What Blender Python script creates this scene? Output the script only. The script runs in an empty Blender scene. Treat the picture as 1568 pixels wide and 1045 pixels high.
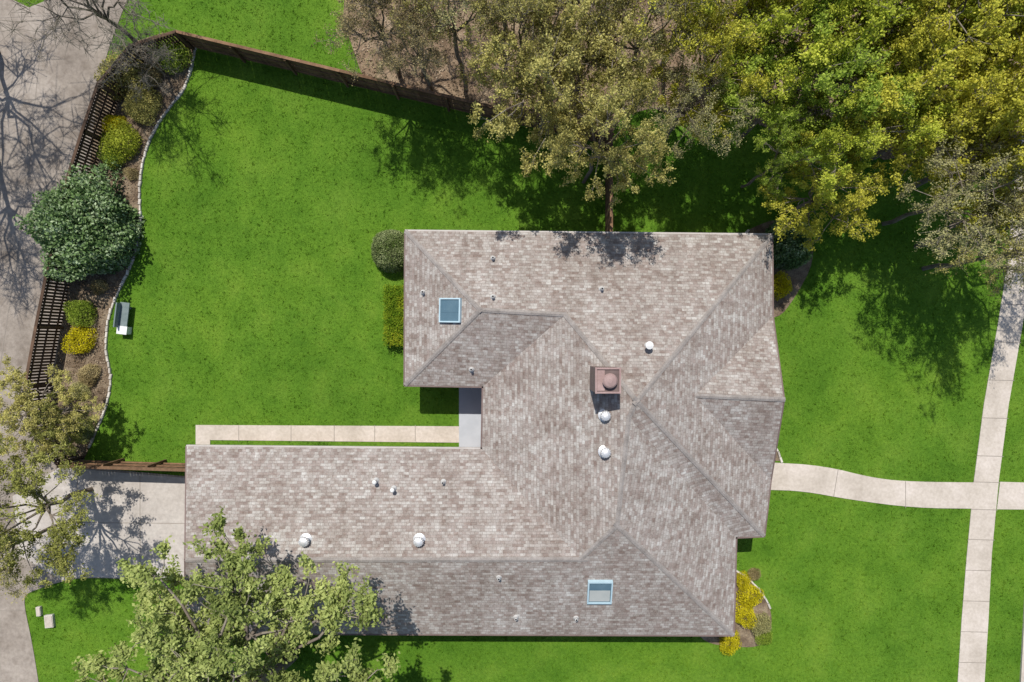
import bpy, math, numpy as np
from mathutils import Vector, Matrix
from mathutils.bvhtree import BVHTree
H=33.97; K0=1045.33
def P(px,py,z=0.0):
    s=(H-z)/K0
    return Vector(((px-784)*s,-(py-522.5)*s,z))
scene=bpy.context.scene
# ---------------------------------------------------------------- materials
def newmat(name):
    m=bpy.data.materials.new(name); m.use_nodes=True
    nt=m.node_tree; nt.nodes.clear()
    return m,nt,nt.nodes,nt.links
def ramp(n,stops):
    r=n.new('ShaderNodeValToRGB')
    e=r.color_ramp.elements
    while len(e)<len(stops): e.new(0.5)
    for i,(p,c) in enumerate(stops):
        e[i].position=p; e[i].color=(c[0],c[1],c[2],1)
    return r
def mixc(n,l,a,b,fac,mode='MIX'):
    m=n.new('ShaderNodeMix'); m.data_type='RGBA'; m.blend_type=mode
    for s,v in ((m.inputs[0],fac),(m.inputs[6],a),(m.inputs[7],b)):
        if hasattr(v,'is_output'): l.new(v,s)
        elif isinstance(v,(int,float)): s.default_value=v
        else: s.default_value=(v[0],v[1],v[2],1)
    return m.outputs[2]
def noise(n,l,co,scale,detail=4,rough=.6):
    t=n.new('ShaderNodeTexNoise'); t.inputs['Scale'].default_value=scale
    t.inputs['Detail'].default_value=detail; t.inputs['Roughness'].default_value=rough
    l.new(co,t.inputs['Vector']); return t.outputs[0]
def surf(name,stops,scale,stops2=None,scale2=20,mixf=.5,rough=.85,bump=.3,bscale=40,bdist=.02,island=0,metal=0,spec=.3,extra=()):
    m,nt,n,l=newmat(name)
    tc=n.new('ShaderNodeTexCoord').outputs['Object']
    r=ramp(n,stops); l.new(noise(n,l,tc,scale),r.inputs[0]); c=r.outputs[0]
    if stops2:
        r2=ramp(n,stops2); l.new(noise(n,l,tc,scale2,5,.7),r2.inputs[0]); c=mixc(n,l,c,r2.outputs[0],mixf,'MULTIPLY')
    for (st,sc) in extra:
        r2=ramp(n,st); l.new(noise(n,l,tc,sc,3,.55),r2.inputs[0]); c=mixc(n,l,c,r2.outputs[0],1.0,'MULTIPLY')
    if island:
        g=n.new('ShaderNodeNewGeometry'); r3=ramp(n,[(0,(1-island,)*3),(1,(1+island,)*3)])
        l.new(g.outputs['Random Per Island'],r3.inputs[0]); c=mixc(n,l,c,r3.outputs[0],1.0,'MULTIPLY')
    b=n.new('ShaderNodeBsdfPrincipled'); l.new(c,b.inputs['Base Color'])
    b.inputs['Roughness'].default_value=rough; b.inputs['Metallic'].default_value=metal
    b.inputs['Specular IOR Level'].default_value=spec
    if bump:
        bp=n.new('ShaderNodeBump'); bp.inputs['Strength'].default_value=bump; bp.inputs['Distance'].default_value=bdist
        l.new(noise(n,l,tc,bscale,3),bp.inputs['Height']); l.new(bp.outputs[0],b.inputs['Normal'])
    o=n.new('ShaderNodeOutputMaterial'); l.new(b.outputs[0],o.inputs[0]); return m
def leafmat(name,dark,mid,light,nscale=.5,trans=.3,seed=0,extra=()):
    m,nt,n,l=newmat(name)
    tc=n.new('ShaderNodeTexCoord').outputs['Object']
    g=n.new('ShaderNodeNewGeometry')
    mp=n.new('ShaderNodeMapping'); mp.inputs['Location'].default_value=(seed*7.1,seed*3.3,seed); l.new(tc,mp.inputs[0])
    nz=noise(n,l,mp.outputs[0],nscale,2,.6)
    ma=n.new('ShaderNodeMath'); ma.operation='MULTIPLY_ADD'; ma.inputs[1].default_value=.45
    l.new(g.outputs['Random Per Island'],ma.inputs[0])
    mb=n.new('ShaderNodeMath'); mb.operation='MULTIPLY_ADD'; mb.inputs[1].default_value=1.5; mb.inputs[2].default_value=-.47
    l.new(nz,mb.inputs[0]); l.new(mb.outputs[0],ma.inputs[2])
    r=ramp(n,[(0.1,dark),(.5,mid),(.9,light)]); l.new(ma.outputs[0],r.inputs[0]); c=r.outputs[0]
    for (st,sc) in extra:
        r2=ramp(n,st); l.new(noise(n,l,tc,sc,3,.55),r2.inputs[0]); c=mixc(n,l,c,r2.outputs[0],1.0,'MULTIPLY')
    d=n.new('ShaderNodeBsdfDiffuse'); l.new(c,d.inputs['Color'])
    t=n.new('ShaderNodeBsdfTranslucent'); l.new(c,t.inputs[0])
    mx=n.new('ShaderNodeMixShader'); mx.inputs[0].default_value=trans
    l.new(d.outputs[0],mx.inputs[1]); l.new(t.outputs[0],mx.inputs[2])
    o=n.new('ShaderNodeOutputMaterial'); l.new(mx.outputs[0],o.inputs[0]); return m

M={}
patch=([(.30,(.82,.86,.85)),(.50,(1.0,1.0,1.0)),(.72,(1.20,1.10,1.1))],.16)
spots=([(.28,(.80,.84,.8)),(.44,(1.0,1.0,1.0)),(.75,(1.10,1.05,1.05))],1.2)
M['lawn']=surf('lawn_soil_green',[(.3,(.074,.172,.014)),(.5,(.098,.208,.019)),(.72,(.13,.24,.027))],.5,[(.3,(.62,.66,.6)),(.7,(1.2,1.15,1.1))],7,.9,.9,.8,30,.05,spec=.1,extra=(patch,spots))
M['blade']=leafmat('grass_blade',(.078,.17,.012),(.13,.265,.020),(.22,.35,.04),.5,.35,extra=(patch,spots))
M['litter']=surf('leaf_litter',[(.3,(.13,.09,.055)),(.5,(.25,.18,.12)),(.7,(.36,.28,.19))],1.1,[(.3,(.5,.5,.5)),(.7,(1.2,1.15,1.1))],14,.9,.95,.8,25,.05)
M['litter_leaf']=leafmat('dry_leaf',(.10,.07,.04),(.26,.19,.125),(.42,.34,.24),1.0,.1)
M['mulch']=surf('bed_mulch',[(.3,(.11,.075,.05)),(.5,(.21,.155,.11)),(.72,(.36,.29,.21))],1.6,[(.3,(.4,.4,.4)),(.7,(1.2,1.2,1.1))],18,.9,.95,.8,25,.05)
stain=([(.32,(.80,.78,.76)),(.5,(1,1,1)),(.75,(1.06,1.06,1.05))],1.3)
M['alley']=surf('alley_concrete',[(.3,(.21,.178,.148)),(.5,(.29,.25,.21)),(.7,(.36,.315,.27))],.35,[(.35,(.72,.71,.70)),(.65,(1.05,1.05,1.05))],5,.8,.9,.3,60,.01,extra=(stain,))
M['conc']=surf('path_concrete',[(.3,(.43,.38,.32)),(.5,(.51,.455,.39)),(.7,(.58,.52,.46))],.6,[(.3,(.78,.76,.74)),(.65,(1.04,1.04,1.04))],7,.8,.9,.25,60,.01)
M['drive']=surf('driveway_concrete',[(.3,(.38,.345,.305)),(.5,(.46,.42,.38)),(.7,(.52,.485,.44))],.5,[(.3,(.75,.74,.73)),(.65,(1.04,1.04,1.04))],5,.8,.9,.25,60,.01)
M['patio']=surf('patio_concrete',[(.3,(.36,.38,.41)),(.7,(.44,.46,.49))],.8,rough=.8,bump=.1)
M['joint']=surf('joint_dark',[(.3,(.20,.175,.145)),(.7,(.28,.245,.21))],3,bump=0)
M['asph']=surf('asphalt',[(.3,(.05,.05,.05)),(.7,(.08,.08,.08))],2,bump=.5,bscale=80)
M['stone']=surf('edging_stone',[(.3,(.42,.38,.32)),(.6,(.62,.58,.52))],3,[(.3,(.6,.6,.6)),(.7,(1.05,1.05,1.05))],15,.7,island=.25)
M['wood']=surf('fence_wood',[(.3,(.12,.065,.036)),(.6,(.21,.125,.07))],1.5,[(.3,(.55,.55,.55)),(.7,(1.1,1.1,1.1))],12,.7,island=.3,rough=.9)
M['wood2']=surf('fence_wood_dark',[(.3,(.05,.031,.020)),(.6,(.10,.06,.038))],1.5,island=.3,rough=.9)
M['bark']=surf('bark',[(.3,(.11,.09,.07)),(.7,(.24,.20,.16))],2,rough=.95,bump=.6,bscale=15)
M['twig']=surf('bark_pale',[(.3,(.17,.145,.115)),(.7,(.30,.265,.21))],1.5,rough=.95,bump=0)
M['fascia']=surf('fascia_paint',[(.3,(.13,.09,.08)),(.7,(.18,.13,.115))],2,bump=0,rough=.6)
M['fasciaW']=surf('fascia_light',[(.3,(.42,.38,.35)),(.7,(.5,.46,.42))],2,bump=0,rough=.6)
M['cap']=surf('ridge_shingle',[(.3,(.225,.20,.182)),(.7,(.34,.31,.287))],2.5,[(.3,(.65,.65,.65)),(.7,(1.1,1.1,1.1))],16,.8,bump=.4)
M['metal']=surf('galvanised',[(.3,(.60,.60,.60)),(.7,(.75,.75,.75))],4,bump=0,rough=.45,metal=.5)
M['lead']=surf('vent_lead',[(.3,(.42,.41,.40)),(.7,(.6,.6,.58))],4,bump=0,rough=.6)
M['white']=surf('white_paint',[(.3,(.62,.62,.60)),(.7,(.75,.75,.73))],3,bump=0,rough=.5)
M['dark']=surf('dark_hole',[(.3,(.02,.02,.02)),(.7,(.03,.03,.03))],3,bump=0)
M['skyf']=surf('skylight_frame',[(.3,(.36,.50,.56)),(.7,(.45,.58,.64))],3,bump=0,rough=.4)
M['glass']=surf('skylight_glass',[(.3,(.07,.13,.17)),(.7,(.11,.18,.22))],1.2,bump=0,rough=.12,spec=.6)
M['shade']=surf('skylight_shade',[(.3,(.36,.38,.36)),(.7,(.44,.45,.42))],1.2,bump=0,rough=.25,spec=.6)
M['chim']=surf('chimney_siding',[(.3,(.22,.165,.15)),(.7,(.28,.21,.19))],2,[(.3,(.7,.7,.7)),(.7,(1.05,1.05,1.05))],14,.7,bump=.1)
M['chimcap']=surf('chimney_cap',[(.3,(.30,.20,.185)),(.7,(.38,.27,.25))],2,[(.3,(.7,.7,.7)),(.7,(1.05,1.05,1.05))],14,.7,bump=0,rough=.6)
M['chimtop']=surf('chimney_top',[(.3,(.10,.07,.065)),(.7,(.16,.115,.105))],3,bump=0,rough=.6)
M['slate']=surf('bench_slate',[(.3,(.13,.17,.17)),(.7,(.19,.23,.23))],4,bump=.1)
M['wglass']=surf('window_glass',[(.3,(.03,.04,.05)),(.7,(.05,.06,.07))],1,bump=0,rough=.08,spec=.7)
M['doorw']=surf('door_wood',[(.3,(.12,.05,.025)),(.7,(.18,.08,.04))],3,bump=.1)
def brickmat():
    m,nt,n,l=newmat('house_brick')
    uv=n.new('ShaderNodeTexCoord').outputs['UV']
    b=n.new('ShaderNodeTexBrick'); l.new(uv,b.inputs[0]); b.inputs['Scale'].default_value=1
    b.inputs['Brick Width'].default_value=.22; b.inputs['Row Height'].default_value=.075; b.inputs['Mortar Size'].default_value=.008
    b.inputs['Color1'].default_value=(.30,.16,.11,1); b.inputs['Color2'].default_value=(.40,.25,.18,1); b.inputs['Mortar'].default_value=(.45,.42,.38,1)
    p=n.new('ShaderNodeBsdfPrincipled'); l.new(b.outputs[0],p.inputs['Base Color']); p.inputs['Roughness'].default_value=.9
    o=n.new('ShaderNodeOutputMaterial'); l.new(p.outputs[0],o.inputs[0]); return m
M['brick']=brickmat()
def shinglemat():
    m,nt,n,l=newmat('asphalt_shingle')
    tcn=n.new('ShaderNodeTexCoord'); uv=tcn.outputs['UV']; ob=tcn.outputs['Object']
    def br(w,h,c1,c2,mort,ms,off=0):
        mp=n.new('ShaderNodeMapping'); mp.inputs['Location'].default_value=(off,off*.37,0); l.new(uv,mp.inputs[0])
        b=n.new('ShaderNodeTexBrick'); l.new(mp.outputs[0],b.inputs[0]); b.inputs['Scale'].default_value=1
        b.inputs['Brick Width'].default_value=w; b.inputs['Row Height'].default_value=h; b.inputs['Mortar Size'].default_value=ms
        b.inputs['Mortar Smooth'].default_value=.5
        b.offset=.37; b.squash=1.35; b.squash_frequency=3
        for k,c in (('Color1',c1),('Color2',c2),('Mortar',mort)): b.inputs[k].default_value=(*c,1)
        return b
    b1=br(.18,.13,(.27,.227,.206),(.405,.392,.368),(.235,.21,.193),.009)
    b2=br(.31,.13,(.74,.69,.665),(1.07,1.07,1.07),(.88,.87,.86),.005,5.3)
    c=mixc(n,l,b1.outputs[0],b2.outputs[0],.85,'MULTIPLY')
    r=ramp(n,[(.32,(.86,.83,.81)),(.68,(1.13,1.15,1.16))]); l.new(noise(n,l,ob,.5,5,.6),r.inputs[0])
    c=mixc(n,l,c,r.outputs[0],1,'MULTIPLY')
    mp=n.new('ShaderNodeMapping'); mp.inputs['Scale'].default_value=(2.6,4.0,1); l.new(uv,mp.inputs[0])
    r=ramp(n,[(.36,(.84,.785,.76)),(.50,(1,1,1)),(.66,(1.09,1.10,1.11))]); l.new(noise(n,l,mp.outputs[0],1,4,.65),r.inputs[0])
    c=mixc(n,l,c,r.outputs[0],1,'MULTIPLY')
    mp=n.new('ShaderNodeMapping'); mp.inputs['Scale'].default_value=(2.2,.22,1); l.new(uv,mp.inputs[0])
    r=ramp(n,[(.35,(.91,.90,.89)),(.65,(1.07,1.07,1.07))]); l.new(noise(n,l,mp.outputs[0],1,4,.6),r.inputs[0])
    c=mixc(n,l,c,r.outputs[0],1,'MULTIPLY')
    r=ramp(n,[(.3,(.72,.71,.70)),(.7,(1.22,1.22,1.22))]); l.new(noise(n,l,ob,20,3,.7),r.inputs[0])
    c=mixc(n,l,c,r.outputs[0],.75,'MULTIPLY')
    p=n.new('ShaderNodeBsdfPrincipled'); l.new(c,p.inputs['Base Color']); p.inputs['Roughness'].default_value=.93; p.inputs['Specular IOR Level'].default_value=.2
    bp=n.new('ShaderNodeBump'); bp.inputs['Strength'].default_value=.4; bp.inputs['Distance'].default_value=.012
    l.new(b1.outputs[1],bp.inputs['Height']); bp.invert=True; l.new(bp.outputs[0],p.inputs['Normal'])
    o=n.new('ShaderNodeOutputMaterial'); l.new(p.outputs[0],o.inputs[0]); return m
M['shingle']=shinglemat()
# ---------------------------------------------------------------- mesh helpers
def link(o,parent=None):
    scene.collection.objects.link(o)
    if parent: o.parent=parent
    return o
def empty(name,loc=(0,0,0)):
    e=bpy.data.objects.new(name,None); e.location=loc; link(e); return e
class MB:
    def __init__(s): s.v=[]; s.f=[]; s.m=[]; s.mats=[]
    def mi(s,mat):
        if mat not in s.mats: s.mats.append(mat)
        return s.mats.index(mat)
    def poly(s,pts,mat):
        i=len(s.v); s.v+= [tuple(p) for p in pts]; s.f.append(list(range(i,i+len(pts)))); s.m.append(s.mi(mat))
    def faces(s,vs,fs,mat):
        i=len(s.v); s.v+=[tuple(p) for p in vs]
        for f in fs: s.f.append([i+k for k in f]); s.m.append(s.mi(mat))
    def box(s,c,ax,ay,az,mat):
        c=Vector(c);vs=[]
        for k in (-1,1):
            for j,i in ((-1,-1),(-1,1),(1,1),(1,-1)):
                vs.append(c+ax*i+ay*j+az*k)
        s.faces(vs,[(3,2,1,0),(4,5,6,7),(0,1,5,4),(1,2,6,5),(2,3,7,6),(3,0,4,7)],mat)
    def abox(s,c,d,mat,rot=0):
        ca,sa=math.cos(rot),math.sin(rot)
        s.box(c,Vector((ca,sa,0))*d[0]/2,Vector((-sa,ca,0))*d[1]/2,Vector((0,0,d[2]/2)),mat)
    def prism(s,pts,z0,z1,mat,bottom=False):
        n=len(pts); a=sum(pts[i][0]*pts[(i+1)%n][1]-pts[(i+1)%n][0]*pts[i][1] for i in range(n))
        if a<0: pts=pts[::-1]
        s.poly([(p[0],p[1],z1) for p in pts],mat)
        for i in range(n):
            p=pts[i];q=pts[(i+1)%n]
            s.poly([(p[0],p[1],z0),(q[0],q[1],z0),(q[0],q[1],z1),(p[0],p[1],z1)],mat)
    def lathe(s,c,prof,mat,n=16,wob=None):
        vs=[];fs=[]
        for (r,z) in prof:
            for i in range(n):
                a=2*math.pi*i/n; rr=r*(1+(wob*(i%2)) if wob else 1)
                vs.append((c[0]+rr*math.cos(a),c[1]+rr*math.sin(a),c[2]+z))
        for k in range(len(prof)-1):
            for i in range(n):
                j=(i+1)%n; fs.append((k*n+i,k*n+j,(k+1)*n+j,(k+1)*n+i))
        fs.append(tuple((len(prof)-1)*n+i for i in range(n)))
        s.faces(vs,fs,mat)
    def obj(s,name,parent=None,uv=False):
        me=bpy.data.meshes.new(name); me.from_pydata(s.v,[],s.f)
        for m in s.mats: me.materials.append(m)
        me.polygons.foreach_set('material_index',s.m)
        if uv:
            ul=me.uv_layers.new(name='UVMap')
            for p in me.polygons:
                nn=p.normal; u=Vector((0,0,1)).cross(nn)
                if u.length<1e-4: u=Vector((1,0,0))
                u.normalize(); w=nn.cross(u)
                for li in p.loop_indices:
                    co=me.vertices[me.loops[li].vertex_index].co
                    ul.data[li].uv=(co.dot(u)+p.index*1.7,co.dot(w))
        me.update(); o=bpy.data.objects.new(name,me); return link(o,parent)
def mesh_np(name,verts,faces,mats,mi=None):
    me=bpy.data.meshes.new(name); nv=len(verts); nf,k=faces.shape
    me.vertices.add(nv); me.vertices.foreach_set('co',verts.astype(np.float32).ravel())
    me.loops.add(nf*k); me.loops.foreach_set('vertex_index',faces.astype(np.int32).ravel())
    me.polygons.add(nf); me.polygons.foreach_set('loop_start',np.arange(0,nf*k,k,dtype=np.int32))
    for m in mats: me.materials.append(m)
    if mi is not None: me.polygons.foreach_set('material_index',mi.astype(np.int32))
    me.update(calc_edges=True); me.validate(); return me
def tubes(segs,sides=4):
    a=np.array(segs,dtype=float); p0=a[:,0:3];p1=a[:,3:6];r0=a[:,6];r1=a[:,7]
    d=p1-p0; d/=np.linalg.norm(d,axis=1,keepdims=True)+1e-9
    up=np.where(np.abs(d[:,2:3])>.9,np.array([[1.,0,0]]),np.array([[0,0,1.]]))
    u=np.cross(d,up); u/=np.linalg.norm(u,axis=1,keepdims=True)+1e-9; w=np.cross(d,u)
    V=[]
    for (p,r) in ((p0,r0),(p1,r1)):
        for i in range(sides):
            t=2*math.pi*i/sides
            V.append(p+(u*math.cos(t)+w*math.sin(t))*r[:,None])
    V=np.stack(V,1)
    n=len(a); base=(np.arange(n)*2*sides)[:,None]
    F=[]
    for i in range(sides):
        j=(i+1)%sides
        F.append(base+np.array([[i,j,sides+j,sides+i]]))
    return V.reshape(-1,3),np.concatenate(F,0)
def leaves(rng,c,L,aspect=.6,upb=.5):
    n=len(c); nr=rng.normal(size=(n,3)); nr[:,2]=np.abs(nr[:,2])+upb; nr/=np.linalg.norm(nr,axis=1,keepdims=True)
    t=rng.normal(size=(n,3)); t-=nr*(t*nr).sum(1,keepdims=True); t/=np.linalg.norm(t,axis=1,keepdims=True)+1e-9
    b=np.cross(nr,t); s=(L*rng.uniform(.6,1.35,n))[:,None]
    V=np.stack([c-t*s*.5,c+b*s*aspect*.5,c+t*s*.5,c-b*s*aspect*.5],1).reshape(-1,3)
    return V,(np.arange(n)*4)[:,None]+np.array([[0,1,2,3]])
def make_tree(name,seed,cz,R,Rz,tr,n1,n2,n3,ntw,nleaf,leaf,spread,mats,lean=(0,0),aspect=.6,twr=.009,lspread=.10):
    rng=np.random.default_rng(seed); S=[];L=[]
    C=np.array([lean[0],lean[1],cz]); fork=np.array([lean[0]*.6,lean[1]*.6,max(cz-Rz*.95,cz*.35)])
    def branch(a,b,r0,r1,k,bend):
        pts=[a+(b-a)*t for t in np.linspace(0,1,k+1)]
        ln=np.linalg.norm(b-a)
        for i in range(1,k): pts[i]=pts[i]+rng.normal(size=3)*ln*bend
        for i in range(k):
            ra=r0+(r1-r0)*i/k; rb=r0+(r1-r0)*(i+1)/k
            S.append([*pts[i],*pts[i+1],ra,rb])
        return pts
    branch(np.zeros(3),fork,tr*1.25,tr*.85,4,.02)
    E=np.array([R,R,Rz])
    for i in range(n1):
        a=2*math.pi*(i+rng.uniform(-.35,.35))/max(n1-1,1); rr=rng.uniform(.38,.66)
        o=np.array([math.cos(a)*rr,math.sin(a)*rr,rng.uniform(-.35,.45)]) if i<n1-1 else np.array([0,0,.5])
        t1=C+o*E; branch(fork,t1,tr*.6,tr*.3,3,.06)
        for j in range(n2):
            q=rng.normal(size=3); q/=np.linalg.norm(q); q=o*.5+q*.42*rng.uniform(.6,1.3); q[2]+=.06
            t2=t1+q*E; branch(t1,t2,tr*.28,tr*.12,2,.08)
            for k in range(n3):
                q3=rng.normal(size=3); q3/=np.linalg.norm(q3); q3=q*.20+q3*.21*rng.uniform(.6,1.3); q3[2]+=.05
                t3=t2+q3*E; branch(t2,t3,tr*.09,max(twr,tr*.04),2,.1)
                tip=t3+rng.normal(size=(ntw,3))*spread*np.array([1,1,.7])
                for t in tip:
                    S.append([*t3,*t,twr,twr*.5])
                if nleaf:
                    f=rng.uniform(.2,1.15,(ntw,nleaf,1))
                    L.append((t3+(tip[:,None,:]-t3)*f+rng.normal(size=(ntw,nleaf,3))*lspread).reshape(-1,3))
    V,F=tubes(S); mi=np.zeros(len(F))
    rad=np.array(S)[:,6]; mi=np.where(np.tile(rad,4)>tr*.2,0,2)
    if L:
        LV,LF=leaves(rng,np.concatenate(L),leaf,aspect)
        F=np.concatenate([F,LF+len(V)]); mi=np.concatenate([mi,np.ones(len(LF))]); V=np.concatenate([V,LV])
    return mesh_np(name,V,F,mats,mi)
def make_shrub(name,seed,R,hz,n,leaf,mats,lump=.22,fill=.35,stems=14,aspect=.6,nl=26,tight=14):
    rng=np.random.default_rng(seed)
    d=rng.normal(size=(n,3)); d/=np.linalg.norm(d,axis=1,keepdims=True); d[:,2]=np.abs(d[:,2])*1.0-.12*(rng.random(n)<.3)
    k=rng.normal(size=(nl,3)); k/=np.linalg.norm(k,axis=1,keepdims=True); k[:,2]=np.abs(k[:,2]); amp=rng.uniform(-.6,1,nl)
    lum=(np.exp(-(1-d@k.T)*tight)*amp).sum(1)*lump
    rad=(1+lum)*(1-fill*rng.random(n)**1.6)+rng.normal(size=n)*.02
    c=d*rad[:,None]*np.array([R,R,hz*.95]); c[:,2]+=.08
    c[:,2]=np.maximum(c[:,2],.04)
    S=[]
    for i in range(stems):
        a=rng.uniform(0,6.28); b=np.array([math.cos(a)*R*.75*rng.random()**.5,math.sin(a)*R*.75*rng.random()**.5,hz*rng.uniform(.5,.8)])
        s0=b*np.array([.15,.15,0]); m=(s0+b)/2+rng.normal(size=3)*R*.05
        S.append([*s0,*m,.03,.02]); S.append([*m,*b,.02,.008])
    V,F=tubes(S); LV,LF=leaves(rng,c,leaf,aspect,.3)
    mi=np.concatenate([np.zeros(len(F)),np.ones(len(LF))])
    return mesh_np(name,np.concatenate([V,LV]),np.concatenate([F,LF+len(V)]),mats,mi)
def put(me,name,loc,scale=(1,1,1),rot=0,leaf=None):
    o=bpy.data.objects.new(name,me); o.location=loc; o.scale=scale; o.rotation_euler=(0,0,rot); link(o)
    if leaf:
        o.material_slots[1].link='OBJECT'; o.material_slots[1].material=leaf
    return o
def inpoly(x,y,poly):
    r=np.zeros(len(x),bool); n=len(poly)
    for i in range(n):
        x0,y0=poly[i][0],poly[i][1]; x1,y1=poly[(i+1)%n][0],poly[(i+1)%n][1]
        if y0==y1: continue
        c=((y0>y)!=(y1>y))&(x<(x1-x0)*(y-y0)/(y1-y0)+x0); r^=c
    return r
def smooth(pts,it=2):
    for _ in range(it):
        q=[pts[0]]
        for a,b in zip(pts[:-1],pts[1:]):
            q+= [(a[0]*.75+b[0]*.25,a[1]*.75+b[1]*.25),(a[0]*.25+b[0]*.75,a[1]*.25+b[1]*.75)]
        q.append(pts[-1]); pts=q
    return pts
G=lambda L:[tuple(P(*p)[:2]) for p in L]
# ---------------------------------------------------------------- ground & paths
b=MB(); b.poly([(-600,-600,0),(600,-600,0),(600,600,0),(-600,600,0)],M['lawn']); b.obj('lawn_ground')
alley=G([(-900,-500),(-20,-500),(0,-60),(20,0),(45,12),(75,0),(100,-60),(120,-500),(260,-500),(215,-60)]+[(195,0),(172,60),(150,130),(137,270),(110,400),(85,560),(75,620),(92,712),(345,735),(345,890)]+smooth([(225,888),(130,884),(95,890),(50,905),(38,912),(38,930),(50,985),(62,1060)])+[(70,1500),(-900,1500)])
b=MB(); b.prism(alley,-.1,.03,M['alley']); b.obj('alley_pavement')
drive=G([(92,716),(345,737),(345,889),(225,887),(130,883),(95,888),(30,850),(20,760)])
b=MB(); b.prism(drive,-.1,.034,M['drive']); 
def joint(bb,a,c,w=.03,z=.0):
    a=P(*a);c=P(*c); d=(c-a).normalized(); s=Vector((-d.y,d.x,0))*w/2
    q=[a-s,c-s,c+s,a+s]; bb.poly([(v.x,v.y,z) for v in q],M['joint'])
joint(b,(92,800),(345,802),.03,.038); joint(b,(215,728),(215,887),.03,.038); joint(b,(120,722),(112,886),.03,.038)
b.obj('driveway')
b=MB()
for a,c in [((-40,560),(82,575)),((-40,180),(145,205)),((-40,380),(112,392)),((-40,30),(182,20)),((-40,690),(84,690)),((-40,935),(38,935))]: joint(b,a,c,.035,.034)
joint(b,(70,0),(40,300),.035,.0345); joint(b,(40,300),(-5,600),.035,.0345)
b.obj('alley_joints')
walkT=smooth([(1130,707),(1177,708),(1260,713),(1340,733),(1400,738),(1500,739)],2)
walkB=smooth([(1500,779),(1400,778),(1300,765),(1230,752),(1175,750),(1130,750)],2)
walk=G(walkT+walkB)
b=MB(); b.prism(walk,-.1,.036,M['conc']); joint(b,(1386,737),(1386,778),.03,.04); joint(b,(1283,718),(1276,761),.03,.04); b.obj('front_walk')
swL=[(1650,-300),(1560,200),(1543,400),(1527,500),(1506,620),(1491,735),(1480,850),(1472,950),(1466,1045),(1455,1400)]
swR=[(x+38 if y<900 else x+41,y) for x,y in swL]
b=MB(); b.prism(G(swL+swR[::-1]),-.1,.03,M['conc'])
def swx(y):
    for (x0,y0),(x1,y1) in zip(swL[:-1],swL[1:]):
        if y0<=y<=y1: return x0+(x1-x0)*(y-y0)/(y1-y0)
for y in list(range(60,740,58))+[738,780]+list(range(826,1100,47)): joint(b,(swx(y)-1,y),(swx(y)+40,y+1),.03,.034)
b.prism(G([(1531,738),(1640,741),(1640,781),(1526,780)]),-.1,.026,M['conc'])
b.obj('sidewalk')
kL=[(1700,-300),(1628,200),(1605,500),(1585,700),(1570,880),(1561,1045),(1548,1500)]
b=MB(); b.prism(G(kL+[(x+6,y) for x,y in kL[::-1]]),-.1,.10,M['conc']); b.obj('street_kerb')
b=MB(); b.prism(G([(x+6,y) for x,y in kL]+[(2200,1500),(2200,-300)]),-.1,.012,M['asph']); b.obj('street')
npath=G([(300,651),(703,653),(703,678),(322,674),(322,700),(300,700)])
b=MB(); b.prism(npath,-.1,.03,M['conc'])
for x in (366,446,512,574,636): joint(b,(x,651),(x,676),.03,.034)
b.obj('garden_path')
patio=G([(703,560),(745,560),(745,686),(703,686)])
b=MB(); b.prism(patio,-.1,.06,M['patio']); b.obj('patio_slab')
edge=smooth([(300,72),(295,100),(284,136),(262,163),(240,193),(222,233),(213,290),(217,345),(205,400),(180,450),(165,490),(162,540),(172,575),(165,620),(150,655),(135,690)],2)
bed=G(edge+[(125,712),(92,712),(75,620),(85,560),(110,400),(137,270),(150,130),(205,65),(250,50)])
bedNE=G(smooth([(1135,372),(1142,355),(1160,345),(1190,335),(1240,345),(1248,400),(1215,460),(1190,490),(1160,480)],2))
bedSE=G(smooth([(1095,800),(1118,870),(1140,880),(1165,905),(1182,935),(1180,975),(1160,992),(1120,990),(1080,985),(1060,960)],2))
bedE=G([(1150,660),(1178,672),(1190,690),(1196,706),(1150,706)])
b=MB(); b.prism(bed,-.1,.02,M['mulch']); b.obj('garden_bed')
for q in (bedNE,bedSE,bedE):
    b=MB(); b.prism(q,-.1,.02,M['mulch']); b.obj('garden_bed')
litter=[(-8.6,40),(-8.2,20),(-8.4,16),(-7.6,13.6),(-7.2,12.7),(-.6,11.15),(4.7,9.9),(5.5,11.2),(7,11.6),(9,10.8),(11,11.4),(13.5,10.2),(15,9.2),(17,9.9),(18.5,9.0),(20.5,9.4),(23,8.2),(25,8.8),(27,7.9),(29,8.4),(30,40)]
b=MB(); b.prism(litter,-.1,.012,M['litter']); b.obj('woodland_floor')
rng=np.random.default_rng(5)
def stones(poly,name):
    b=MB(); pts=[Vector((*p,0)) for p in poly]; acc=0; step=.30
    for a,c in zip(pts[:-1],pts[1:]):
        d=c-a; ln=d.length
        if ln<1e-6: continue
        d/=ln; t=acc
        while t<ln:
            q=a+d*t; rot=math.atan2(d.y,d.x)+rng.normal()*.12; w=rng.uniform(.085,.14); h=rng.uniform(.08,.13)
            ca,sa=math.cos(rot),math.sin(rot); X=Vector((ca,sa,0))*.14; Y=Vector((-sa,ca,0))*w/2
            o=[q-X-Y,q+X-Y,q+X+Y,q-X+Y]; top=[q-X*.85-Y*.7,q+X*.85-Y*.7,q+X*.85+Y*.7,q-X*.85+Y*.7]
            b.faces([(v.x,v.y,0) for v in o]+[(v.x,v.y,h*.7) for v in o]+[(v.x,v.y,h) for v in top],
              [(0,1,5,4),(1,2,6,5),(2,3,7,6),(3,0,4,7),(4,5,9,8),(5,6,10,9),(6,7,11,10),(7,4,8,11),(8,9,10,11)],M['stone'])
            t+=step
        acc=t-ln
    b.obj(name)
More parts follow.
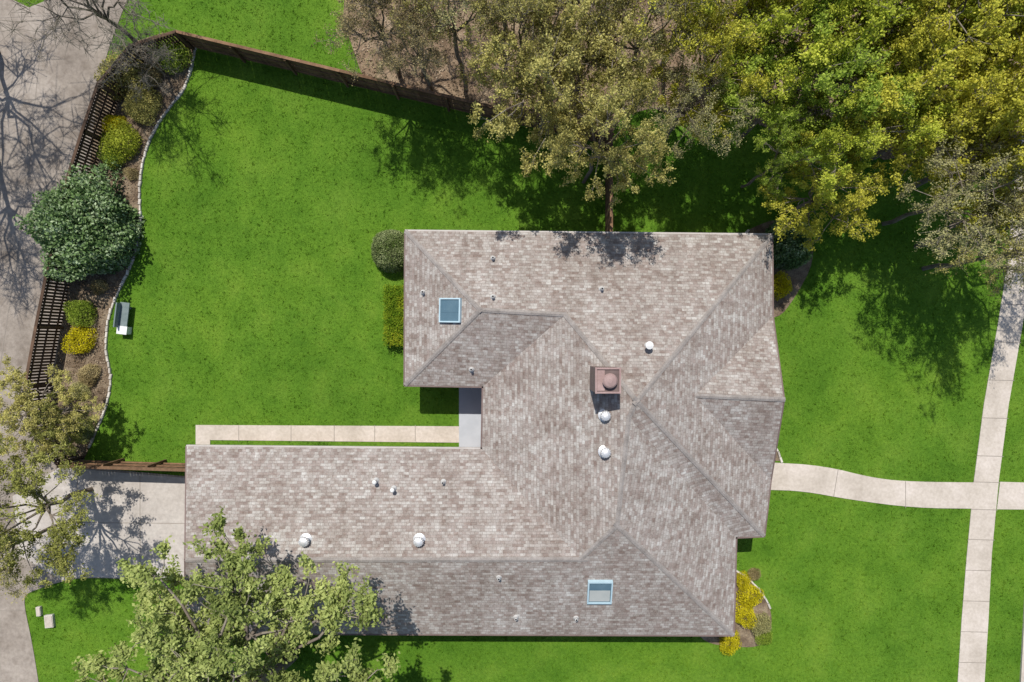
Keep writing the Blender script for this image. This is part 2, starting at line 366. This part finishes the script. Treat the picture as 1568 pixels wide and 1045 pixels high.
stones(G(edge),'stone_edging'); stones(bedNE[:8],'stone_edging'); stones(bedSE[4:18],'stone_edging'); stones(bedE[1:4],'stone_edging')
# ---------------------------------------------------------------- house
EZ=2.9
V={k:P(*v) for k,v in dict(A=(621,354,EZ),B=(1182,360,EZ),C=(620,590,EZ),D=(740,592,EZ),F=(738,688,EZ),G=(286,684,EZ),H=(284,970,EZ),
 I=(1123,973,EZ),J=(1127,823,EZ),K=(1170,821,EZ),E1=(1183,485,EZ),E2=(1180,735,EZ),W1=(735,475,4.27),W2=(865,482,4.3),P1=(975,614,5.6),
 V1=(963,640,5.5),P2=(945,805,5.22),Q=(888,857,4.55),GR=(284,858,4.5),R1=(1065,606,4.5),R2=(1200,612,4.5)).items()}
house=empty('brick_house')
roofF=['A B P1 W2 W1','A W1 C','C W1 W2 D','D W2 P1 V1 P2 Q F','G F Q GR','GR Q P2 I H','P2 V1 J I','V1 P1 K J','P1 B E1 R1 E2 K','E1 R1 R2','R1 E2 R2']
b=MB()
def up(pts):
    n=Vector()
    for i in range(len(pts)):
        a=pts[i];c=pts[(i+1)%len(pts)]
        n+=a.cross(c)
    return pts if n.z>0 else pts[::-1]
for f in roofF: b.poly(up([V[k] for k in f.split()]),M['shingle'])
roof=b.obj('roof',house,uv=True)
me=roof.data; bvh=BVHTree.FromPolygons([v.co for v in me.vertices],[tuple(p.vertices) for p in me.polygons])
cam0=Vector((0,0,H))
def onroof(px,py):
    d=(P(px,py,0)-cam0).normalized(); h=bvh.ray_cast(cam0,d); return h[0],h[1]
loop='A B E1 R2 E2 K J I H GR G F D C'.split()
b=MB(); Z=Vector((0,0,1))
for i,k in enumerate(loop):
    p=V[k];q=V[loop[(i+1)%len(loop)]]; d=(q-p).normalized(); o=d.cross(Z).normalized()*-1
    mat=M['fasciaW'] if k in ('A','G') or k=='G' else M['fascia']
    b.box((p+q)/2+o*.035-Z*.085,d*((q-p).length/2+.03),o*.034,Z*.075,mat)
b.obj('fascia_gutter',house)
eave=[V[k] for k in 'A B K J I H G F D C'.split()]
b=MB(); b.poly([(p.x,p.y,EZ-.17) for p in eave],M['fasciaW']); b.obj('soffit',house)
n=len(eave); ins=[]
for i in range(n):
    a=eave[i-1];p=eave[i];c=eave[(i+1)%n]
    d1=(p-a).normalized(); d2=(c-p).normalized(); n1=Vector((d1.y,-d1.x,0)); n2=Vector((d2.y,-d2.x,0))
    m=(n1+n2); m/=max(m.dot(n1),.3); ins.append(p+m*.5)
b=MB()
for i in range(n):
    p=ins[i];q=ins[(i+1)%n]
    b.poly([(q.x,q.y,0),(p.x,p.y,0),(p.x,p.y,EZ-.175),(q.x,q.y,EZ-.175)],M['brick'])
b.obj('walls',house,uv=True)
b=MB()
for t,dx in ((('E1','R2','E2'),-.06),(('H','GR','G'),.06)):
    b.poly([V[k]+Vector((dx,0,-.1)) for k in t],M['chim'])
b.obj('gable_siding',house)
win=MB();
def opening(i,t,w,z0,z1,mat,frame=True,mull=1):
    p=ins[i];q=ins[(i+1)%n]; d=(q-p).normalized(); o=Vector((-d.y,d.x,0)); c=p+(q-p)*t; c=Vector((c.x,c.y,(z0+z1)/2)); h=(z1-z0)/2
    win.box(c+o*.02,d*w/2,o*.02,Z*h,mat)
    for s in (-1,1):
        win.box(c+o*.035+d*s*(w/2+.04),d*.04,o*.035,Z*(h+.08),M['white'])
        win.box(c+o*.034+Z*s*(h+.04),d*(w/2),o*.034,Z*.04,M['white'])
    for k in range(mull):
        win.box(c+o*.045+d*w*((k+1)/(mull+1)-.5),d*.02,o*.004,Z*h,M['white'])
for t in (.12,.34,.58,.82): opening(0,t,1.6,.8,2.2,M['wglass'])
for t in (.15,.30): opening(1,t,1.5,.6,2.2,M['wglass'])
opening(1,.70,1.1,.05,2.15,M['doorw'],mull=0); opening(1,.84,1.2,.7,2.2,M['wglass'])
opening(3,.5,1.8,.7,2.2,M['wglass'],mull=2)
for t in (.1,.28,.48,.68,.86): opening(4,t,1.5,.9,2.2,M['wglass'])
opening(5,.3,2.6,.05,2.2,M['white'],mull=0); opening(5,.7,2.6,.05,2.2,M['white'],mull=0)
for t in (.2,.5,.8): opening(6,t,1.2,.9,2.2,M['wglass'])
opening(7,.5,1.0,.08,2.15,M['doorw'],mull=0); opening(9,.4,1.5,.8,2.2,M['wglass']); opening(8,.4,1.2,.8,2.2,M['wglass'])
win.obj('windows_and_doors',house)
b=MB()
def capline(a,c,fall):
    a=V[a];c=V[c]; d=(c-a).normalized(); s=Vector((-d.y,d.x,0)).normalized()*.10; L=(c-a).length; k=int(L/.2)
    for i in range(k):
        p=a+(c-a)*(i/k); q=a+(c-a)*((i+1)/k+.02)
        hi=.028; lo=.014
        b.faces([p-s+Z*(hi-fall),p+Z*(hi+.006),p+s+Z*(hi-fall),q-s+Z*(lo-fall),q+Z*(lo+.006),q+s+Z*(lo-fall)],[(0,3,4,1),(1,4,5,2),(0,1,2),(5,4,3)],M['cap'])
for a,c,f in [('A','W1',.02),('C','W1',.02),('W1','W2',.03),('W2','P1',.02),('B','P1',.02),('K','P1',.02),('P1','V1',.025),('V1','P2',.03),('Q','P2',.02),('I','P2',.02),('GR','Q',.03),('R1','R2',.03)]:
    capline(a,c,f)
b.obj('ridge_caps',house)
def skylight(c4,name,lower):
    b=MB(); pts=[onroof(*c)[0] for c in c4]; nn=onroof(*c4[0])[1]
    if nn.z<0: nn=-nn
    ctr=sum(pts,Vector())/4; X=(pts[1]-pts[0]).normalized(); Y=nn.cross(X)
    w=(pts[1]-pts[0]).length/2; h=(pts[3]-pts[0]).length/2; t=.06
    b.box(ctr+nn*.05,X*w,Y*h,nn*.05,M['skyf'])
    for s in (-1,1):
        b.box(ctr+nn*.14+X*s*(w-t/2),X*t/2,Y*h,nn*.04,M['skyf'])
        b.box(ctr+nn*.139+Y*s*(h-t/2),X*(w-t),Y*t/2,nn*.039,M['skyf'])
    b.box(ctr+nn*.11,X*(w-t),Y*(h-t),nn*.01,M['glass'])
    sg=-1 if lower else 1
    b.box(ctr+nn*.125+Y*(h-t)*.35*sg,X*(w-t-.03),Y*(h-t)*.55,nn*.004,M['shade'] if lower else M['glass'])
    b.obj(name,house)
skylight([(675,457),(707,457),(707,494),(675,494)],'skylight',False)
skylight([(899,888),(937,888),(937,921),(899,921)],'skylight_small',True)
def turbine(px,py,s=1):
    p,_=onroof(px,py); b=MB(); c=(p.x,p.y,p.z-.1)
    b.lathe(c,[(.25*s,0),(.25*s,.08),(.13*s,.14),(.13*s,.28)],M['metal'],20)
    b.lathe((p.x,p.y,p.z+.16),[(.14*s,0),(.2*s,.05),(.215*s,.13),(.18*s,.21),(.09*s,.26),(.03*s,.27)],M['metal'],28,wob=-.13)
    b.obj('turbine_vent',house)
for q in [(468,827),(642,827),(926,636),(926,692)]: turbine(*q,s=1.12)
def pipe(px,py,h=.35,r=.05,cap=False):
    p,_=onroof(px,py); b=MB()
    b.lathe((p.x,p.y,p.z-.08),[(.13,0),(.13,.08),(r+.02,.16),(r,.2),(r,h+.08),(r*.8,h+.09)],M['lead'],12)
    b.lathe((p.x,p.y,p.z+h+.011),[(r*.7,0),(r*.6,.004)],M['dark'],10)
    if cap: b.lathe((p.x,p.y,p.z+h+.02),[(.04,0),(cap,.03),(cap,.08),(.05,.13)],M['white'],14)
    b.obj('vent_pipe',house)
for q in [(755,396),(755,455),(921,443),(722,566),(648,448),(679,738),(764,884),(790,945),(882,946)]: pipe(*q,h=.28,r=.065)
pipe(991,529,h=.42,r=.07,cap=.17)
for q in [(576,736),(603,748)]: pipe(*q,h=.35,r=.06,cap=.10)
b=MB(); cc=P(931,583,6.75); cs=1.0
b.abox((cc.x,cc.y,5.4),(cs,cs,2.6),M['chim'],-.02)
for s in (-1,1):
    b.abox((cc.x+s*(cs/2-.02),cc.y,6.74),(.07,cs+.04,.10),M['chimcap'],0)
    b.abox((cc.x,cc.y+s*(cs/2-.02),6.738),(cs-.11,.07,.10),M['chimcap'],0)
b.abox((cc.x,cc.y,6.71),(cs-.1,cs-.1,.03),M['chimtop'],0)
b.abox((cc.x-.28,cc.y,6.735),(.3,.82,.02),M['chimcap'],0)
b.lathe((cc.x+.05,cc.y,6.72),[(.2,0),(.2,.16),(.29,.18),(.30,.24),(.24,.30),(.08,.35)],M['chimcap'],24)
b.obj('chimney',house)
# ---------------------------------------------------------------- fences
def fence(pts,name,mat,h=1.8,gap=.012,pw=.14,rails=True,inside=1):
    b=MB(); rr=np.random.default_rng(len(pts)*7+3)
    for a,c in zip(pts[:-1],pts[1:]):
        a=Vector((*a[:2],0));c=Vector((*c[:2],0)); d=c-a; ln=d.length; d.normalize(); o=Vector((-d.y,d.x,0))*inside
        k=max(1,int(ln/(pw+gap))); st=ln/k
        for i in range(k):
            q=a+d*(st*(i+.5)); hh=h+rr.normal()*.02
            b.box(q+Z*(hh/2+.02)+o*rr.normal()*.004,d*(st-gap)/2,o*.011,Z*hh/2,mat)
        for z in (.35,1.0,1.6): b.box((a+c)/2+o*.036+Z*z,d*ln/2,o*.022,Z*.045,mat)
        m=max(1,round(ln/2.4))
        for i in range(m+1): b.box(a+d*(ln*i/m)+o*.11+Z*(h/2),d*.05,o*.05,Z*(h/2),mat)
        b.box((a+c)/2+o*.03+Z*(h+.05),d*ln/2,o*.07,Z*.018,mat)
    b.obj(name)
T=lambda L:[tuple(P(x,y,1.8)[:2]) for x,y in L]
fence(T([(270,48),(520,108),(765,166),(935,205)]),'wooden_fence',M['wood'],inside=-1)
fence(T([(935,205),(935,300),(935,358)]),'wooden_fence',M['wood'],inside=1)
fence(T([(270,48),(200,70),(150,128),(126,200),(101,280),(88,345),(72,415),(55,500),(38,592),(45,650),(88,712)]),'wooden_fence',M['wood2'],gap=.05,pw=.10,inside=1)
fence(T([(88,715),(292,721)]),'wooden_fence',M['wood'],inside=1)
# ---------------------------------------------------------------- small objects
b=MB(); c=P(197,487,0); r=-.12
b.abox((c.x,c.y+.12,.42),(.45,1.25,.07),M['slate'],r)
b.abox((c.x-.2,c.y+.12,.66),(.06,1.2,.34),M['slate'],r)
b.abox((c.x-.03,c.y+.5,.19),(.34,.12,.385),M['slate'],r)
b.abox((c.x-.08,c.y-.62,.22),(.46,.36,.44),M['white'],r)
b.abox((c.x-.08,c.y-.62,.455),(.5,.40,.03),M['white'],r)
b.obj('garden_bench')
for (px,py,w,h) in [(62,935,.22,.45),(78,950,.42,.62)]:
    c=P(px,py); b=MB(); b.abox((c.x,c.y,.09),(w,h,.16),M['stone'],.1); b.abox((c.x,c.y,.18),(w*.85,h*.85,.03),M['conc'],.1); b.obj('utility_box')
# ---------------------------------------------------------------- vegetation
L={}
L['yel']=leafmat('leaf_yellow_green',(.22,.22,.03),(.55,.53,.07),(.78,.74,.12),.45,.38,1)
L['yelgreen']=leafmat('leaf_spring_green',(.19,.23,.025),(.45,.51,.06),(.68,.71,.11),.45,.38,2)
L['green']=leafmat('leaf_green',(.13,.20,.025),(.33,.44,.06),(.54,.64,.12),.45,.38,3)
L['olive']=leafmat('leaf_olive',(.20,.18,.05),(.45,.41,.13),(.66,.61,.21),.45,.3,4)
L['moss']=leafmat('leaf_moss',(.12,.13,.035),(.30,.31,.08),(.48,.48,.15),.45,.3,4)
L['tan']=leafmat('leaf_tan',(.17,.125,.06),(.38,.31,.15),(.57,.48,.25),.45,.25,5)
L['grey']=leafmat('leaf_grey',(.19,.18,.08),(.40,.38,.16),(.58,.55,.27),.45,.25,6)
L['big']=leafmat('leaf_elm',(.13,.17,.045),(.31,.37,.11),(.52,.57,.20),.35,.35,7)
L['dark']=leafmat('leaf_dark',(.06,.11,.035),(.16,.25,.09),(.44,.53,.33),1.6,.2,8)
L['box']=leafmat('leaf_boxwood',(.10,.14,.04),(.23,.28,.11),(.38,.42,.21),1.5,.2,9)
L['gold']=leafmat('leaf_gold',(.25,.23,.01),(.60,.53,.02),(.78,.70,.04),1.2,.35,10)
L['hedge']=leafmat('leaf_hedge',(.08,.16,.012),(.18,.27,.02),(.38,.40,.03),1.2,.3,11)
mt=lambda l:[M['bark'],L[l],M['twig']]
oak=[make_tree('oak_mesh_%d'%s,s,6.2,3.1,2.1,.15,9,5,5,4,24,.135,.22,mt('yel'),aspect=.55) for s in (11,12,13)]
sparse=[make_tree('sparse_oak_mesh_%d'%s,s,6.2,3.1,2.1,.15,8,5,5,5,12,.11,.26,mt('tan'),aspect=.5) for s in (21,22)]
full=make_tree('full_oak_mesh',31,6.2,3.1,2.1,.15,9,5,5,5,28,.135,.22,mt('green'))
bare=make_tree('bare_mesh',41,5.0,2.6,2.0,.12,8,6,5,8,0,.1,.38,mt('tan'),twr=.012)
rng=np.random.default_rng(77)
def tree(px,py,z,r,me,leaf,name='oak_tree',zs=None):
    p=P(px,py,z); base=6.2 if me is not bare else 5.0; rb=3.1 if me is not bare else 2.6
    put(me,name,(p.x,p.y,0),(r/rb,r/rb,z/base),rng.uniform(0,6.28),L[leaf] if leaf else None)
TR=[(575,30,6.0,1.9,sparse[0],'tan'),(640,75,5.6,1.4,sparse[1],'tan'),(690,15,6.4,2.0,sparse[1],'olive'),(600,-70,7,2.6,sparse[1],'tan'),(770,-20,7,2.4,sparse[0],'grey'),
(838,130,7,2.3,oak[0],'olive'),(925,210,7.5,1.9,oak[1],'olive'),(800,50,6.6,1.8,sparse[1],'olive'),(905,60,6.8,2.1,oak[2],'olive'),(890,-40,7.4,2.6,sparse[0],'olive'),
(990,40,6.8,1.9,sparse[1],'grey'),(1065,150,6.4,1.8,sparse[0],'grey'),(1090,100,6.8,1.8,oak[1],'yel'),(1070,-10,7.4,2.5,sparse[1],'yel'),
(1170,45,6.8,2.1,oak[2],'yelgreen'),(1225,130,6.8,2.2,full,'green'),(1295,195,6.2,2.0,full,'yelgreen'),(1270,295,5.2,1.8,oak[0],'yel'),(1205,240,5.6,1.2,oak[2],'green'),(1200,-40,7.4,3,oak[0],'yel'),
(1310,55,7,2.5,full,'yelgreen'),(1400,115,7,2.4,full,'yel'),(1340,-40,7.5,3,oak[1],'yelgreen'),(1480,45,7,2.7,full,'yelgreen'),(1470,175,6.6,2.4,oak[0],'yel'),
(1550,120,7,2.6,full,'yel'),(1480,-50,7.5,3,oak[2],'yel'),(1490,300,6.6,2.1,sparse[0],'grey'),(1540,345,6.2,1.8,sparse[1],'olive'),(1565,385,6.6,2.0,sparse[1],'grey'),(1555,225,6.8,2.4,oak[1],'yel'),(1620,40,7,3,oak[1],'yel'),(1630,300,7,2.6,sparse[0],'grey'),
(40,785,4.6,2.3,oak[1],'moss'),(-20,850,5,1.6,sparse[1],'olive'),(50,635,3.4,1.7,oak[0],'olive'),(90,655,2.8,1.0,oak[2],'moss')]
for t in TR: tree(*t)
tree(120,-5,5.4,2.1,bare,None,'bare_tree'); tree(-200,-30,6.8,3.2,bare,None,'bare_tree'); tree(-200,180,6.8,2.9,bare,None,'bare_tree')
tree(215,85,2.6,1.2,bare,None,'bare_tree')
big=make_tree('elm_mesh',51,7.3,4.3,2.0,.30,11,7,6,5,32,.155,.25,mt('big'),lean=(.2,1.8))
p=P(362,1068,7.3); put(big,'elm_tree',(p.x-.2,p.y-1.8,0),rot=0)
sh_d=make_shrub('shrub_dark_mesh',61,1,1,9000,.10,mt('dark'),.3)
sh_b=make_shrub('boxwood_mesh',62,1,1,14000,.055,mt('box'),.08,.15)
sh_l=make_shrub('shrub_light_mesh',63,1,1,3200,.10,mt('gold'),.4,.5)
sh_m=make_shrub('shrub_mesh',64,1,1,5000,.09,mt('hedge'),.4,.5)
def shrub(px,py,r,h,me,leaf,name):
    p=P(px,py,h*.6); put(me,name,(p.x,p.y,.01),(r,r*rng.uniform(.9,1.1),h),rng.uniform(0,6.28),L[leaf])
holly=make_shrub('holly_mesh',65,2.3,3.3,22000,.16,mt('dark'),.34,.48,30,.6,80,55)
p=P(106,343,2.2); put(holly,'holly_tree',(p.x,p.y,0))
for q in [(597,382,1.02,1.7,sh_b,'box','boxwood_bush'),(1212,372,1.15,1.9,sh_d,'dark','holly_shrub'),(1185,385,.7,1.2,sh_d,'dark','holly_shrub'),(1197,437,.62,.9,sh_l,'gold','golden_shrub'),
 (182,215,.85,1.1,sh_m,'yelgreen','garden_shrub'),(172,190,.5,.9,sh_l,'gold','golden_shrub'),(212,158,.8,1.1,sh_m,'olive','garden_shrub'),(168,238,.5,.9,sh_m,'green','garden_shrub'),
 (255,75,.8,1.3,sh_m,'green','garden_shrub'),(185,110,1.0,1.5,sh_m,'olive','garden_shrub'),(225,115,.6,.8,sh_m,'tan','garden_shrub'),
 (120,478,.65,1.0,sh_m,'green','garden_shrub'),(118,520,.72,.8,sh_l,'gold','golden_shrub'),(135,575,.55,.5,sh_l,'tan','garden_shrub'),(120,600,.5,.5,sh_l,'grey','garden_shrub'),
 (105,655,.6,1.0,sh_m,'olive','garden_shrub'),(128,662,.4,.7,sh_m,'box','garden_shrub'),(150,440,.4,.5,sh_l,'tan','garden_shrub'),(200,265,.35,.4,sh_l,'tan','garden_shrub'),
 (1150,915,.62,.6,sh_l,'gold','golden_shrub'),(1140,945,.6,.6,sh_l,'gold','golden_shrub'),(1118,985,.55,.6,sh_l,'gold','golden_shrub'),(1138,890,.4,.5,sh_l,'gold','golden_shrub'),
 (1168,958,.45,.8,sh_m,'grey','garden_shrub'),(1172,978,.35,.6,sh_m,'green','garden_shrub'),(1155,880,.3,.4,sh_m,'tan','garden_shrub')]: shrub(*q)
rh=np.random.default_rng(9); c0=P(592,440);c1=P(640,528); n_=9000
x=rh.uniform(c0.x,c1.x,n_);y=rh.uniform(c1.y,c0.y,n_); z=.85-rh.random(n_)**2*.5+.06*np.sin(x*5)*np.sin(y*4)
x+=rh.normal(size=n_)*.04; y+=rh.normal(size=n_)*.05
LV,LF=leaves(rh,np.stack([x,y,z],1),.08,.6,.4)
put(mesh_np('hedge',LV,LF,[L['hedge'],L['hedge']]),'clipped_hedge',(0,0,0))
def scatter(name,poly,n,size,mat,z,seed):
    r=np.random.default_rng(seed); a=np.array([p[:2] for p in poly]); lo=a.min(0);hi=a.max(0); hi=np.minimum(hi,[30,26]); 
    x=r.uniform(lo[0],hi[0],n);y=r.uniform(lo[1],hi[1],n); m=inpoly(x,y,poly); c=np.stack([x,y,z+r.random(n)*.05],1)[m]
    LV,LF=leaves(r,c,size,.6,.8); put(mesh_np(name,LV,LF,[mat]),name,(0,0,0))
scatter('leaf_litter',litter,40000,.11,M['litter_leaf'],.03,3)
scatter('bed_leaf_litter',bed,14000,.09,M['litter_leaf'],.03,4)
# grass blades: an even cover plus taller tufts
r=np.random.default_rng(8); N=400000; NT=14000
tx=np.repeat(r.uniform(-27,28,NT),6); ty=np.repeat(r.uniform(-18.5,19,NT),6)
x=np.concatenate([r.uniform(-27,28,N),tx+r.normal(size=len(tx))*.035]); y=np.concatenate([r.uniform(-18.5,19,N),ty+r.normal(size=len(tx))*.035])
tall=np.concatenate([np.zeros(N),np.ones(len(tx))])
keep=np.ones(N+len(tx),bool)
foot=[(p.x,p.y) for p in ins]
for poly in (alley,walk,G(swL+swR[::-1]),npath,patio,bed,bedNE,bedSE,bedE,litter,foot,G(kL+[(2200,1500),(2200,-300)]),G([(1531,738),(1640,741),(1640,781),(1526,780)])):
    keep&=~inpoly(x,y,poly)
x=x[keep];y=y[keep];tall=tall[keep];n_=len(x)
h=r.uniform(.025,.06,n_)*(1+tall*.5); a=r.uniform(0,6.28,n_); w=r.uniform(.010,.02,n_)*(1+tall*.3); ln=r.uniform(.01,.055,n_)*(1+tall*.3); la=r.uniform(0,6.28,n_)
z0=np.zeros(n_)
V3=np.stack([np.stack([x-np.cos(a)*w,y-np.sin(a)*w,z0],1),np.stack([x+np.cos(a)*w,y+np.sin(a)*w,z0],1),np.stack([x+np.cos(la)*ln,y+np.sin(la)*ln,h],1)],1).reshape(-1,3)
put(mesh_np('lawn_grass',V3,(np.arange(n_)*3)[:,None]+np.array([[0,1,2]]),[M['blade']]),'lawn_grass',(0,0,.001))
# ---------------------------------------------------------------- light, sky, camera
d=Vector((.129,-.536,-1)).normalized()
sl=bpy.data.lights.new('sun','SUN'); sl.energy=4.8; sl.angle=math.radians(.5); sl.color=(1,.955,.89)
so=bpy.data.objects.new('sun',sl); so.rotation_euler=d.to_track_quat('-Z','Y').to_euler(); so.location=(0,20,30); link(so)
w=bpy.data.worlds.new('World'); scene.world=w; w.use_nodes=True; nt=w.node_tree
bg=nt.nodes['Background']; sk=nt.nodes.new('ShaderNodeTexSky'); sk.sky_type='NISHITA'; sk.sun_disc=False
sk.sun_elevation=math.asin(-d.z); sk.sun_rotation=math.atan2(-d.x,-d.y); nt.links.new(sk.outputs[0],bg.inputs[0]); bg.inputs[1].default_value=.12
cd=bpy.data.cameras.new('camera'); cd.lens=24; cd.sensor_width=36; cd.clip_end=2000
co=bpy.data.objects.new('camera',cd); co.location=(0,0,H); link(co); scene.camera=co
scene.view_settings.view_transform='Standard'; scene.view_settings.look='None'; scene.view_settings.exposure=0
